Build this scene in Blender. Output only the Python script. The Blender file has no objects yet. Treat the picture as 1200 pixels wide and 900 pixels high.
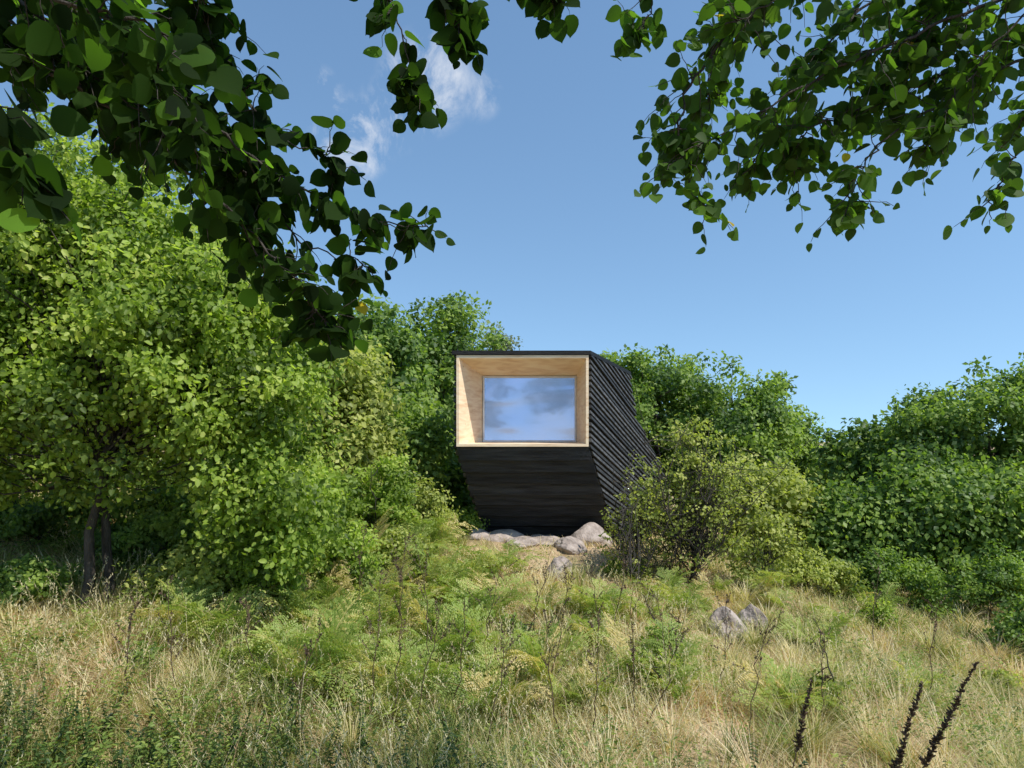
import bpy, math, random
import numpy as np
from mathutils import Vector, noise as mnoise
rng = np.random.default_rng(11)
random.seed(5)
scene = bpy.context.scene
COL = scene.collection
EYE = 2.0
F = 800.0
HZ = 515.0

def at(px, py, d):
    """bearing (photo units) and distance ahead -> world point"""
    return np.array([(px-600)/F*d, d, EYE+(HZ-py)/F*d])

def sstep(a, b, x):
    t = np.clip((x-a)/(b-a), 0, 1)
    return t*t*(3-2*t)

_ph = np.random.default_rng(3).uniform(0, 6.28, (12, 3))
def wob(x, y, s=1.0, k=6, off=0):
    r = 0
    for i in range(k):
        a = _ph[(i+off) % 12]
        f = s*(1+0.55*i)
        r = r + np.sin(x*f*math.cos(a[0])+y*f*math.sin(a[0])+a[1])*np.sin(y*f*0.7*math.cos(a[2])-x*f*0.7*math.sin(a[2])+a[0]*2)/(1+0.5*i)
    return r/2.2

def gz(x, y):
    x = np.asarray(x, float); y = np.asarray(y, float)
    z = -3.2*np.tanh(np.maximum(x-1.5, 0)*0.13/3.2)*sstep(2, 9, y)
    z = z + 1.8*np.tanh(np.maximum(-x-1.5, 0)*0.20/1.8)*sstep(2, 9, y)
    z = z + sstep(13, 34, y)*sstep(1, -12, x)*4.0
    z = z - 0.90 + 0.12*sstep(5, 8.5, y) + 0.60*sstep(8.0, 13.2, y)
    z = z + 0.10*np.exp(-(((x-0.3)/2.0)**2+((y-13.6)/1.0)**2))
    z = z + 0.42*np.exp(-(((x+2.4)/1.5)**2+((y-11.6)/2.4)**2))
    near = np.exp(-((np.hypot(x, y)/60)**2))
    z = z + near*(0.13*wob(x, y, 0.6)+0.08*wob(x, y, 1.7, off=3))
    return z

# ---------------------------------------------------------------- materials
def newmat(name):
    m = bpy.data.materials.new(name); m.use_nodes = True
    nt = m.node_tree; nt.nodes.clear()
    out = nt.nodes.new('ShaderNodeOutputMaterial')
    return m, nt, out

def ramp(nt, stops):
    r = nt.nodes.new('ShaderNodeValToRGB')
    el = r.color_ramp.elements
    while len(el) < len(stops): el.new(0.5)
    for e, (p, c) in zip(el, stops):
        e.position = p; e.color = (*c, 1)
    return r

def foliage(name, stops, transl=0.35, rough=0.5, tb=1.5, spec=0.35):
    m, nt, out = newmat(name)
    at_ = nt.nodes.new('ShaderNodeAttribute'); at_.attribute_name = 'tint'
    r = ramp(nt, stops)
    nt.links.new(at_.outputs['Fac'], r.inputs[0])
    p = nt.nodes.new('ShaderNodeBsdfPrincipled')
    p.inputs['Roughness'].default_value = rough
    p.inputs['Specular IOR Level'].default_value = spec
    nt.links.new(r.outputs[0], p.inputs['Base Color'])
    t = nt.nodes.new('ShaderNodeBsdfTranslucent')
    mx = nt.nodes.new('ShaderNodeMix'); mx.data_type = 'RGBA'; mx.blend_type = 'MULTIPLY'
    mx.inputs[0].default_value = 1.0
    nt.links.new(r.outputs[0], mx.inputs[6]); mx.inputs[7].default_value = (tb*1.15, tb*1.25, tb*0.5, 1)
    nt.links.new(mx.outputs[2], t.inputs[0])
    ms = nt.nodes.new('ShaderNodeMixShader'); ms.inputs[0].default_value = transl
    nt.links.new(p.outputs[0], ms.inputs[1]); nt.links.new(t.outputs[0], ms.inputs[2])
    nt.links.new(ms.outputs[0], out.inputs[0])
    return m

def noisy(name, stops, scale=5, detail=8, rough=0.9, bump=0.3, bscale=None, stretch=(1, 1, 1), spec=0.3, island=None):
    m, nt, out = newmat(name)
    tc = nt.nodes.new('ShaderNodeTexCoord')
    mp = nt.nodes.new('ShaderNodeMapping'); mp.inputs['Scale'].default_value = stretch
    nt.links.new(tc.outputs['Object'], mp.inputs[0])
    n = nt.nodes.new('ShaderNodeTexNoise'); n.inputs['Scale'].default_value = scale; n.inputs['Detail'].default_value = detail
    nt.links.new(mp.outputs[0], n.inputs['Vector'])
    r = ramp(nt, stops); nt.links.new(n.outputs[0], r.inputs[0])
    p = nt.nodes.new('ShaderNodeBsdfPrincipled'); p.inputs['Roughness'].default_value = rough
    p.inputs['Specular IOR Level'].default_value = spec
    if island:
        ge = nt.nodes.new('ShaderNodeNewGeometry'); ir = ramp(nt, [(0, (island[0],)*3), (1, (island[1],)*3)])
        nt.links.new(ge.outputs['Random Per Island'], ir.inputs[0])
        mx = nt.nodes.new('ShaderNodeMix'); mx.data_type = 'RGBA'; mx.blend_type = 'MULTIPLY'; mx.inputs[0].default_value = 1.0
        nt.links.new(r.outputs[0], mx.inputs[6]); nt.links.new(ir.outputs[0], mx.inputs[7]); nt.links.new(mx.outputs[2], p.inputs['Base Color'])
    else:
        nt.links.new(r.outputs[0], p.inputs['Base Color'])
    n2 = nt.nodes.new('ShaderNodeTexNoise'); n2.inputs['Scale'].default_value = bscale or scale*4; n2.inputs['Detail'].default_value = 6
    nt.links.new(mp.outputs[0], n2.inputs['Vector'])
    b = nt.nodes.new('ShaderNodeBump'); b.inputs['Strength'].default_value = bump; b.inputs['Distance'].default_value = 0.05
    nt.links.new(n2.outputs[0], b.inputs['Height']); nt.links.new(b.outputs[0], p.inputs['Normal'])
    nt.links.new(p.outputs[0], out.inputs[0])
    return m

M_leafA = foliage('hazel_leaf', [(0, (0.08, 0.125, 0.018)), (0.5, (0.23, 0.32, 0.045)), (0.9, (0.38, 0.47, 0.09)), (1, (0.46, 0.50, 0.12))], 0.5, tb=1.4)
M_leafB = foliage('wood_leaf', [(0, (0.06, 0.11, 0.024)), (0.5, (0.155, 0.24, 0.045)), (1, (0.29, 0.38, 0.075))], 0.45, tb=1.4)
M_leafG = foliage('greyish_leaf', [(0, (0.09, 0.12, 0.07)), (1, (0.24, 0.28, 0.15))], 0.33)
M_leafY = foliage('yellow_leaf', [(0, (0.15, 0.18, 0.04)), (0.6, (0.34, 0.38, 0.085)), (0.97, (0.48, 0.49, 0.14)), (1, (0.45, 0.3, 0.1))], 0.45, tb=1.35)
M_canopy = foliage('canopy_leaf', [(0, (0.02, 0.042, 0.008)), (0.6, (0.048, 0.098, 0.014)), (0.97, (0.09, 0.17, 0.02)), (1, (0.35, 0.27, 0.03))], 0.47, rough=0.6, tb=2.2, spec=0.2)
M_canopyD = foliage('painted_shade_canopy_leaf', [(0, (0.007, 0.015, 0.004)), (0.6, (0.020, 0.045, 0.007)), (0.80, (0.04, 0.085, 0.012)), (0.97, (0.09, 0.18, 0.02)), (1, (0.3, 0.22, 0.03))], 0.45, rough=0.75, tb=2.5, spec=0.08)  # same hazel leaf in darker colours, painting in the left canopy's shade
M_fern = foliage('fern_leaf', [(0, (0.17, 0.24, 0.05)), (0.6, (0.36, 0.43, 0.11)), (1, (0.62, 0.50, 0.23))], 0.42, tb=1.3)
M_grass = foliage('grass_blade', [(0, (0.11, 0.16, 0.035)), (0.3, (0.25, 0.29, 0.07)), (0.5, (0.45, 0.42, 0.16)), (0.75, (0.72, 0.60, 0.33)), (0.93, (0.85, 0.74, 0.50)), (1, (0.60, 0.36, 0.21))], 0.35, rough=0.7, tb=0.92)
M_herb = foliage('herb_leaf', [(0, (0.065, 0.11, 0.022)), (0.6, (0.19, 0.26, 0.055)), (1, (0.34, 0.38, 0.09))], 0.38)
M_dry = foliage('dry_stalk', [(0, (0.04, 0.026, 0.016)), (1, (0.20, 0.125, 0.075))], 0.1, tb=0.8)
M_bark = noisy('bark', [(0.3, (0.03, 0.025, 0.02)), (0.7, (0.09, 0.075, 0.06))], 14, stretch=(1, 1, 0.25), bump=0.8)
M_soil = noisy('dry_meadow_soil', [(0.3, (0.24, 0.18, 0.09)), (0.5, (0.42, 0.30, 0.17)), (0.7, (0.54, 0.40, 0.25))], 1.3, 10, bump=0.6, bscale=25)
M_rock = noisy('granite', [(0.3, (0.19, 0.15, 0.125)), (0.48, (0.38, 0.31, 0.265)), (0.7, (0.50, 0.42, 0.365))], 5, 12, bump=0.6, bscale=22)

# ---------------------------------------------------------------- mesh utils
def mk_mesh(name, V, loops, starts, tint=None, smooth=False, mat=None):
    me = bpy.data.meshes.new(name)
    me.vertices.add(len(V)); me.vertices.foreach_set('co', np.asarray(V, np.float32).ravel())
    me.loops.add(len(loops)); me.loops.foreach_set('vertex_index', np.asarray(loops, np.int32))
    me.polygons.add(len(starts)); me.polygons.foreach_set('loop_start', np.asarray(starts, np.int32))
    if tint is not None:
        a = me.attributes.new('tint', 'FLOAT', 'POINT'); a.data.foreach_set('value', np.asarray(tint, np.float32))
    me.update(calc_edges=True)
    if smooth: me.polygons.foreach_set('use_smooth', np.ones(len(starts), bool))
    if mat: me.materials.append(mat)
    return me

TPL = {
 'tiny': (np.array([(0, 0, 0), (.45, .5, .06), (1, 0, -.08), (.45, -.5, .06)]), [(0, 1, 2), (0, 2, 3)]),
 'lo': (np.array([(0, 0, 0), (.28, .46, .09), (.68, .40, .03), (1, 0, -.16), (.68, -.40, .03), (.28, -.46, .09)]), [(0, 1, 2, 3), (0, 3, 4, 5)]),
}
def _hi():
    rows = [(.0, .012), (.13, .012), (.15, .24), (.24, .43), (.38, .52), (.53, .52), (.67, .45), (.78, .34), (.88, .2), (.94, .06)]
    v = []; f = []
    for i, (t, w) in enumerate(rows):
        h = -0.18*t*t
        jag = 0.0 if i < 2 else (0.02 if i % 2 else -0.02)
        v += [(t+jag*0.4, w, h+0.07*w*2), (t, 0, h), (t+jag*0.4, -w, h+0.07*w*2)]
    v.append((1.0, 0, -0.2)); n = len(rows)
    for i in range(n-1):
        a = i*3
        f += [(a, a+3, a+4, a+1), (a+1, a+4, a+5, a+2)]
    a = (n-1)*3
    f += [(a, a+3, a+1), (a+1, a+3, a+2)]
    return np.array(v), f
TPL['hi'] = _hi()
TPL['blade'] = (np.array([(0, .5, 0), (0, -.5, 0), (.4, .45, .16), (.4, -.45, .16), (.75, .3, .56), (.75, -.3, .56), (1, 0, 1)]), [(0, 1, 3, 2), (2, 3, 5, 4), (4, 5, 6)])

def nrmz(a):
    return a/np.maximum(np.linalg.norm(a, axis=1, keepdims=True), 1e-9)

class Geo:
    def __init__(s): s.V = []; s.L = []; s.S = []; s.T = []; s.nv = 0; s.nl = 0
    def add(s, V, L, S, T):
        s.V.append(V); s.L.append(np.asarray(L)+s.nv); s.S.append(np.asarray(S)+s.nl); s.T.append(T)
        s.nv += len(V); s.nl += len(L)
    def leaves(s, P, D, N, Ln, W, tint, mode='lo', H=None):
        n = len(P)
        if n == 0: return
        T, faces = TPL[mode]
        D = nrmz(D); S = nrmz(np.cross(D, N)); N = np.cross(S, D)
        if H is None: H = Ln
        V = (P[:, None, :] + T[None, :, 0, None]*(Ln[:, None, None]*D[:, None, :])
             + T[None, :, 1, None]*(W[:, None, None]*S[:, None, :]) + T[None, :, 2, None]*(H[:, None, None]*N[:, None, :]))
        k = len(T)
        fl = np.array([i for f in faces for i in f]); fs = np.cumsum([0]+[len(f) for f in faces])[:-1]
        L = (np.arange(n)[:, None]*k+fl[None]).ravel(); St = (np.arange(n)[:, None]*len(fl)+fs[None]).ravel()
        s.add(V.reshape(-1, 3), L, St, np.repeat(tint, k))
    def tube(s, pts, rad, sides=6, tint=0.5):
        pts = np.asarray(pts, float); n = len(pts)
        tg = np.gradient(pts, axis=0); tg = nrmz(tg)
        up = np.array([0.31, 0.22, 0.1]) if abs(tg[0][2]) > 0.8 else np.array([0.05, 0.02, 1.0])
        A = nrmz(np.cross(tg, up)); B = np.cross(tg, A)
        an = np.linspace(0, 2*math.pi, sides, endpoint=False)
        r = np.asarray(rad)[:, None, None]
        V = pts[:, None]+r*(np.cos(an)[None, :, None]*A[:, None]+np.sin(an)[None, :, None]*B[:, None])
        L = []; 
        for i in range(n-1):
            for j in range(sides):
                k = (j+1) % sides
                L += [i*sides+j, i*sides+k, (i+1)*sides+k, (i+1)*sides+j]
        St = list(range(0, len(L), 4))
        s.add(V.reshape(-1, 3), L, St, np.full(n*sides, tint))
    def mesh(s, name, mat, smooth=False):
        return mk_mesh(name, np.concatenate(s.V), np.concatenate(s.L), np.concatenate(s.S), np.concatenate(s.T), smooth, mat)

def curve(p0, p1, bend=0.15, n=7, sag=0.0, wig=0.02):
    p0 = np.asarray(p0, float); p1 = np.asarray(p1, float)
    t = np.linspace(0, 1, n)[:, None]
    L = np.linalg.norm(p1-p0)
    o = rng.normal(0, 1, 3)*bend*L
    w = rng.normal(0, 1, (n, 3))*wig*L; w[0] = 0
    return p0*(1-t)+p1*t+o*(t*(1-t))*2+np.array([0, 0, sag*L])*(t*(1-t))*4+w

def empty(name, loc, label, cat, group=None):
    e = bpy.data.objects.new(name, None); e.empty_display_size = 0.3
    e.location = loc; COL.objects.link(e); e['label'] = label; e['category'] = cat
    if group: e['group'] = group
    return e
def obj(name, me, parent=None, loc=None, label=None, cat=None, kind=None, group=None):
    o = bpy.data.objects.new(name, me); COL.objects.link(o)
    if parent: o.parent = parent
    if loc is not None: o.location = loc
    if label: o['label'] = label
    if cat: o['category'] = cat
    if kind: o['kind'] = kind
    if group: o['group'] = group
    return o
def bmesh_from(name, V, Fc, mat, smooth=False):
    me = bpy.data.meshes.new(name); me.from_pydata([tuple(map(float, v)) for v in V], [], Fc); me.materials.append(mat)
    if smooth: me.polygons.foreach_set('use_smooth', np.ones(len(me.polygons), bool))
    return me

# ---------------------------------------------------------------- ground
def make_ground():
    a = np.concatenate([-np.geomspace(900, 14.5, 34), np.linspace(-14, 14, 150), np.geomspace(14.5, 900, 34)])
    b = np.concatenate([-np.geomspace(900, 4, 30), np.linspace(-3.5, 26, 160), np.geomspace(26.5, 1500, 34)])
    X, Y = np.meshgrid(a, b); Z = gz(X, Y)
    V = np.stack([X, Y, Z], -1).reshape(-1, 3)
    nx = len(a); ny = len(b)
    i, j = np.meshgrid(np.arange(nx-1), np.arange(ny-1)); q = (j*nx+i).ravel()
    L = np.stack([q, q+1, q+1+nx, q+nx], 1).ravel()
    me = mk_mesh('ground', V, L, np.arange(0, len(L), 4), None, True, M_soil)
    obj('ground', me, kind='structure', label='dry grassy hillside meadow soil', cat='ground')
make_ground()

# ---------------------------------------------------------------- trees
def crown_leaves(g, ells, nclump, nleaf, rc, leaf, mode, ctr, tb=(0.2, 0.9), flat=0.75, shell=0.45):
    ells = np.array(ells, float)
    vol = np.prod(ells[:, 3:], axis=1)**0.75; idx = rng.choice(len(ells), nclump, p=vol/vol.sum())
    d = nrmz(rng.normal(0, 1, (nclump, 3))); r = rng.uniform(0, 1, nclump)**shell
    C = ells[idx, :3]+d*r[:, None]*ells[idx, 3:]
    rcs = rc*rng.uniform(0.55, 1.3, nclump)
    ctint = rng.uniform(tb[0], tb[1], nclump)
    k = rng.choice(nclump, nleaf, p=(rcs**2)/(rcs**2).sum())
    dd = nrmz(rng.normal(0, 1, (nleaf, 3))); rr = rng.uniform(0, 1, nleaf)**0.5*rng.uniform(0.8, 1.3, nleaf)
    off = dd*rr[:, None]*rcs[k][:, None]; off[:, 2] *= flat
    P = C[k]+off
    out = nrmz(P-ctr)
    N = nrmz(out*0.5+dd*0.4+np.array([0.2, -0.3, 0.6])+rng.normal(0, .42, (nleaf, 3)))
    D = rng.normal(0, 1, (nleaf, 3))+dd*0.8+np.array([0, 0, -0.5])
    Ln = leaf*rng.uniform(0.6, 1.3, nleaf)
    t = np.clip(ctint[k]+rng.normal(0, 0.16, nleaf), 0, 0.97)
    keep = P[:, 2] > gz(P[:, 0], P[:, 1])+0.02
    g.leaves(P[keep], D[keep], N[keep], Ln[keep], Ln[keep]*0.70, t[keep], mode)
    return C

def tree(name, base, height, ells, nclump, nleaf, rc, leaf, mat, label, cat, mode='tiny', trunk_r=0.12, stems=1, tb=(0.2, 0.9), limbs=30, group=None, shell=0.45, flat=0.75, lr=0.35, jmin=2, splay=0.3, bend=.06):
    base = np.array([base[0], base[1], float(gz(base[0], base[1]))-0.05])
    e = empty(name, base, label, cat, group)
    ctr = np.mean(np.array(ells)[:, :3], axis=0)
    g = Geo(); C = crown_leaves(g, ells, nclump, nleaf, rc, leaf, mode, ctr, tb, flat, shell)
    g.V = [v-base for v in g.V]
    obj('crown', g.mesh('crown', mat), e)
    w = Geo()
    tops = []
    for sidx in range(stems):
        top = ctr*0.6+0.4*np.array([ctr[0], ctr[1], base[2]+height*0.9])+rng.normal(0, 0.25 if stems > 1 else 0.05, 3)*height*splay
        b = base+np.array([*rng.normal(0, 0.12 if stems > 1 else 0, 2), 0])
        pth = curve(b, top, bend, 10, wig=.012)
        w.tube(pth, np.linspace(trunk_r, trunk_r*0.25, 10), 8); tops.append(pth)
    for i in rng.choice(len(C), min(limbs, len(C)), replace=False):
        pth = tops[rng.integers(len(tops))]
        j = rng.integers(jmin, 9)
        if C[i][2] < pth[j][2]-0.3: j = jmin
        if jmin > 2 and C[i][2] < pth[j][2]: continue
        cv = curve(pth[j], C[i], 0.12, 7, 0.03)
        w.tube(cv, np.linspace(trunk_r*lr, 0.005, 7), 5)
    w.V = [v-base for v in w.V]
    obj('trunk', w.mesh('trunk', M_bark, True), e)
    return e

def bg_tree(name, px, topy, d, wpx, mat, label, cat='tree', nleaf=9000, leaf=0.15, tb=(0.0, 1.0), rc=0.42, group=None):
    X = (px-600)/F*d; top = EYE+(HZ-topy+8)/F*d; g0 = float(gz(X, d)); h = top-g0; w = wpx/F*d/2
    ells = [(X, d, g0+h*0.46, w*0.9, w*0.85, h*0.46)]
    for _ in range(9):
        a = rng.uniform(0, 6.28); q = rng.uniform(0.15, 0.85); rr = 0.6*math.sqrt(max(0.1, 1-((q-0.4)/0.6)**2))
        ells.append((X+math.cos(a)*w*rr, d+math.sin(a)*w*rr, g0+h*q, w*0.38, w*0.38, min(h*0.17, w*.4)))
    return tree(name, (X, d), h, ells, 270, int(nleaf*1.2), rc, leaf, mat, label, cat, 'tiny', max(0.06, h*0.018), 1, tb, 22, group, shell=0.28)

b = at(112, 672, 8.2)
tree('hazel_tree', (b[0], b[1]), 5.2, [(-4.7, 8.4, 3.1, 2.4, 1.5, 2.0), (-6.4, 8.2, 3.2, 1.9, 1.5, 2.1), (-3.3, 8.5, 2.4, 1.2, 1.1, 1.5), (-5.4, 8.6, 4.8, 1.6, 1.2, 1.2), (-6.4, 8.6, 5.1, 1.2, 1.0, .9), (-3.9, 8.4, 3.7, 1.0, 1.0, 0.9), (-6.8, 7.9, 1.9, 1.1, 1.0, .9), (-2.9, 8.3, 1.2, 1.0, .9, .8)],
     1100, 108000, 0.33, 0.076, M_leafA, 'leafy bright green hazel tree on the dry meadow', 'tree', 'lo', 0.065, 2, (0.0, 1.0), 320, shell=0.65, lr=0.2, jmin=4, splay=.2, bend=.02)

GB = 'woodland trees around the clearing'
for (px, ty, d, w, n, mt) in [
    (60, 130, 14, 360, 15000, 0), (215, 225, 14.5, 260, 15000, 0), (330, 300, 15, 220, 15000, 0), (430, 335, 17.5, 160, 15000, 0),
    (508, 345, 20, 140, 14000, 0), (392, 410, 13.5, 150, 12000, 2), (470, 450, 14.5, 120, 11000, 0), (552, 380, 23, 100, 9000, 0), (520, 500, 17, 90, 7000, 0),
    (768, 398, 23, 165, 17000, 0), (855, 416, 22, 160, 16000, 0), (715, 405, 25, 120, 9000, 0), (902, 462, 24, 110, 9000, 0), (950, 516, 24, 120, 9000, 0), (812, 400, 24, 120, 9000, 0),
    (1150, 408, 16, 230, 26000, 0), (1080, 445, 17, 160, 16000, 0), (1235, 415, 16, 170, 14000, 0), (1015, 496, 18, 120, 11000, 0),
    (905, 550, 15.5, 120, 9000, 2), (1010, 560, 14.5, 130, 10000, 0), (1110, 545, 14, 160, 12000, 0), (1210, 550, 13.5, 150, 11000, 0)]:
    bg_tree('broadleaf_tree', px, ty, d, w, [M_leafB, M_leafG, M_leafY][mt], 'dense dark green broadleaf tree at the meadow edge' if mt == 0 else 'lighter yellow green broadleaf tree at the meadow edge',
            nleaf=n, group=GB, leaf=0.12 if d < 17 else 0.15)
bg_tree('pine_tree', 578, 372, 27, 50, M_leafG, 'slender grey green tree rising above the wood', nleaf=8000, leaf=0.13, rc=0.35)

g = Geo()
els = []
for i in range(46):
    x = -70+i*3.4; y = 44+rng.uniform(-5, 8); z0 = float(gz(x, y)); h = rng.uniform(3.2, 4.2) if x > 0 else rng.uniform(4.5, 6.5)
    els.append((x, y, z0+h*0.42, 2.8, 2.6, h*0.55))
crown_leaves(g, els, 1200, 60000, 0.9, 0.32, 'tiny', np.array([0, 44, -20.]), (0.1, 0.8))
obj('distant_wood', g.mesh('distant_wood', M_leafB), kind='stuff', label='distant dark green wood closing the valley', cat='wood')

def bush(px, ty, d, w, mat, label, n, leaf, rc=0.2, stems=5, shell=0.7, tb=(0.1, 1.0), mode='lo', ncl=90, group=None, name='bush', limbs=60, flat=.75, splay=.5):
    X = (px-600)/F*d; top = EYE+(HZ-ty)/F*d; g0 = float(gz(X, d)); h = max(top-g0, 0.3); ww = w/F*d/2
    ells = [(X, d, g0+h*0.45, ww*.85, ww*0.7, h*0.42), (X-ww*.5, d, g0+h*.35, ww*.5, ww*.5, h*.35), (X+ww*.45, d-.1, g0+h*.5, ww*.5, ww*.5, h*.3), (X+ww*rng.uniform(-.4, .4), d, g0+h*.75, ww*.35, ww*.4, h*.25)]
    return tree(name, (X, d), h, ells, ncl, n, rc, leaf, mat, label, 'bush', mode, 0.012, stems, tb, limbs, group, shell, flat, splay=splay, lr=.5)
bush(810, 458, 11.7, 175, M_leafY, 'airy yellow green shrub growing beside the cabin', 6800, 0.060, 0.15, 12, ncl=360, limbs=320, shell=0.7, splay=1.1)
bush(738, 520, 11.5, 80, M_leafY, 'airy yellow green shrub growing beside the cabin', 900, 0.052, 0.10, 7, ncl=140, limbs=130, shell=.7, splay=1.0)
bush(895, 590, 11.9, 100, M_leafY, 'airy yellow green shrub growing beside the cabin', 2600, 0.062, 0.16, 7, ncl=120, limbs=60, shell=.6)
GU = 'low bushes on the meadow slope'
for (px, ty, d, w, n, mt) in [(440, 520, 11.5, 120, 7000, M_leafA), (500, 560, 12.5, 80, 3500, M_leafY), (300, 560, 8.9, 170, 8500, M_leafA), (215, 635, 8.5, 120, 3500, M_leafY), (20, 650, 8.2, 130, 5500, M_leafB), (190, 560, 9.8, 170, 9000, M_leafB), (50, 540, 10.2, 190, 10000, M_leafB), (235, 540, 10, 150, 8000, M_leafA), (390, 590, 9.8, 120, 4500, M_leafA),  # far left bush takes the darker leaf to stand in for tree shadow
    (945, 645, 12.5, 130, 4500, M_leafY), (1040, 640, 12.6, 140, 4500, M_leafB), (1150, 640, 12, 170, 6000, M_leafB), (1215, 690, 10.5, 110, 3600, M_leafB), (545, 590, 14.2, 50, 1300, M_leafA), (340, 510, 10.5, 150, 8000, M_leafA),
    (470, 610, 10.5, 70, 1800, M_leafY), (730, 655, 11.8, 40, 800, M_leafA)]:
    bush(px, ty, d, w, mt, 'low leafy green bush in the dry grass', int(n*1.2), 0.062, 0.18, 4, group=GU, ncl=90, limbs=30)
rb = np.random.default_rng(77)
for _ in range(26):
    d = rb.uniform(7.0, 12.3); px = rb.uniform(120, 620) if rb.uniform() < .6 else rb.uniform(700, 1180)
    X = (px-600)/F*d; h = rb.uniform(0.25, 0.6); g0 = float(gz(X, d)); ty = HZ-(g0+h-EYE)*F/d
    if 790 < px < 920 and d < 11: continue
    bush(px, ty, d, rb.uniform(25, 60), [M_leafY, M_herb, M_leafA][rb.integers(3)], 'low leafy green bush in the dry grass', int(350+900*h), 0.05, 0.13, 3, group=GU, ncl=30, limbs=14, splay=1.5)

# ---------------------------------------------------------------- overhanging canopies
def canopy(name, label, branches, base, dens, mat, leafL=(0.065, 0.11), droop=0.55):
    e = empty(name, base, label, 'tree')
    w = Geo(); g = Geo(); base = np.array(base, float)
    for (ctrl, tw, r0, dn) in branches:
        pts = np.array([at(*c) for c in ctrl])
        n = len(pts); tt = np.linspace(0, n-1, n*7); P = []
        for t in tt:
            i = min(int(t), n-2); f = t-i
            p0 = pts[max(i-1, 0)]; p1 = pts[i]; p2 = pts[i+1]; p3 = pts[min(i+2, n-1)]
            P.append(0.5*((2*p1)+(-p0+p2)*f+(2*p0-5*p1+4*p2-p3)*f*f+(-p0+3*p1-3*p2+p3)*f**3))
        P = np.array(P)+rng.normal(0, 0.008, (len(tt), 3))
        w.tube(P, np.linspace(r0*0.5, 0.002, len(P)), 6)
        seg = np.linalg.norm(np.diff(P, axis=0), axis=1); Ltot = seg.sum()
        ntw = int(Ltot*dens*dn)
        for k in range(ntw+3):
            u = min(0.999, rng.uniform(0.06, 1.0)) if k < ntw else 0.985
            fi = u*(len(P)-1); i = int(fi); p = P[i]+(P[min(i+1, len(P)-1)]-P[i])*(fi-i)
            tg = P[min(i+1, len(P)-1)]-P[max(i-1, 0)]; tg /= np.linalg.norm(tg)+1e-9
            dr = tg*rng.uniform(0.3, 1.0)+rng.normal(0, 0.65, 3)+np.array([0, 0, -droop*rng.uniform(-.2, .8)])
            dr /= np.linalg.norm(dr)
            tl = tw*rng.uniform(0.35, 1.0)*(1-0.4*u)
            m = 7; tq = np.linspace(0, 1, m)[:, None]
            Q = p+dr*tl*tq+np.array([0, 0, -droop*0.3*tl])*tq**2+rng.normal(0, 0.004, (m, 3))
            w.tube(Q, np.linspace(0.0026, 0.001, m), 4)
            nl = max(4, int(tl/0.042))
            s = np.linspace(0.12, 1, nl)
            LP = np.stack([np.interp(s, tq[:, 0], Q[:, a]) for a in range(3)], 1)
            td = Q[-1]-Q[0]; td /= np.linalg.norm(td)
            side = np.cross(td, [0, 0, 1]); side /= np.linalg.norm(side)+1e-9
            sg = np.where(np.arange(nl) % 2 == 0, 1, -1)[:, None]
            D = td*0.6+side*sg*0.9+np.array([0, 0, -0.4])+rng.normal(0, 0.3, (nl, 3))
            N = np.array([0, 0, 0.6])+rng.normal(0, 0.5, (nl, 3))+np.array([0.1, 0.4, 0])
            Ln = rng.uniform(leafL[0]*.75, leafL[1], nl)*(1.1-0.35*s)
            tn = np.clip(rng.normal(0.45, 0.27, nl), 0, 0.96); tn[rng.uniform(size=nl) < 0.0012] = 1.0
            g.leaves(LP, D, N, Ln*1.12, Ln*0.84, tn, 'hi')
    st = np.array([at(*c) for c in branches[0][0]])[0]
    tr = curve(base, st, 0.05, 12); w.tube(tr, np.linspace(0.17, 0.02, 12), 10)
    mid = tr[7]
    for (ctrl, tw, r0, dn) in branches[1:]:
        w.tube(curve(mid, at(*ctrl[0]), 0.04, 7), np.linspace(0.03, r0*.5, 7), 6)
    w.V = [v-base for v in w.V]; g.V = [v-base for v in g.V]
    obj('branch', w.mesh('branch', M_bark, True), e); obj('foliage', g.mesh('foliage', mat), e)

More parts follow.
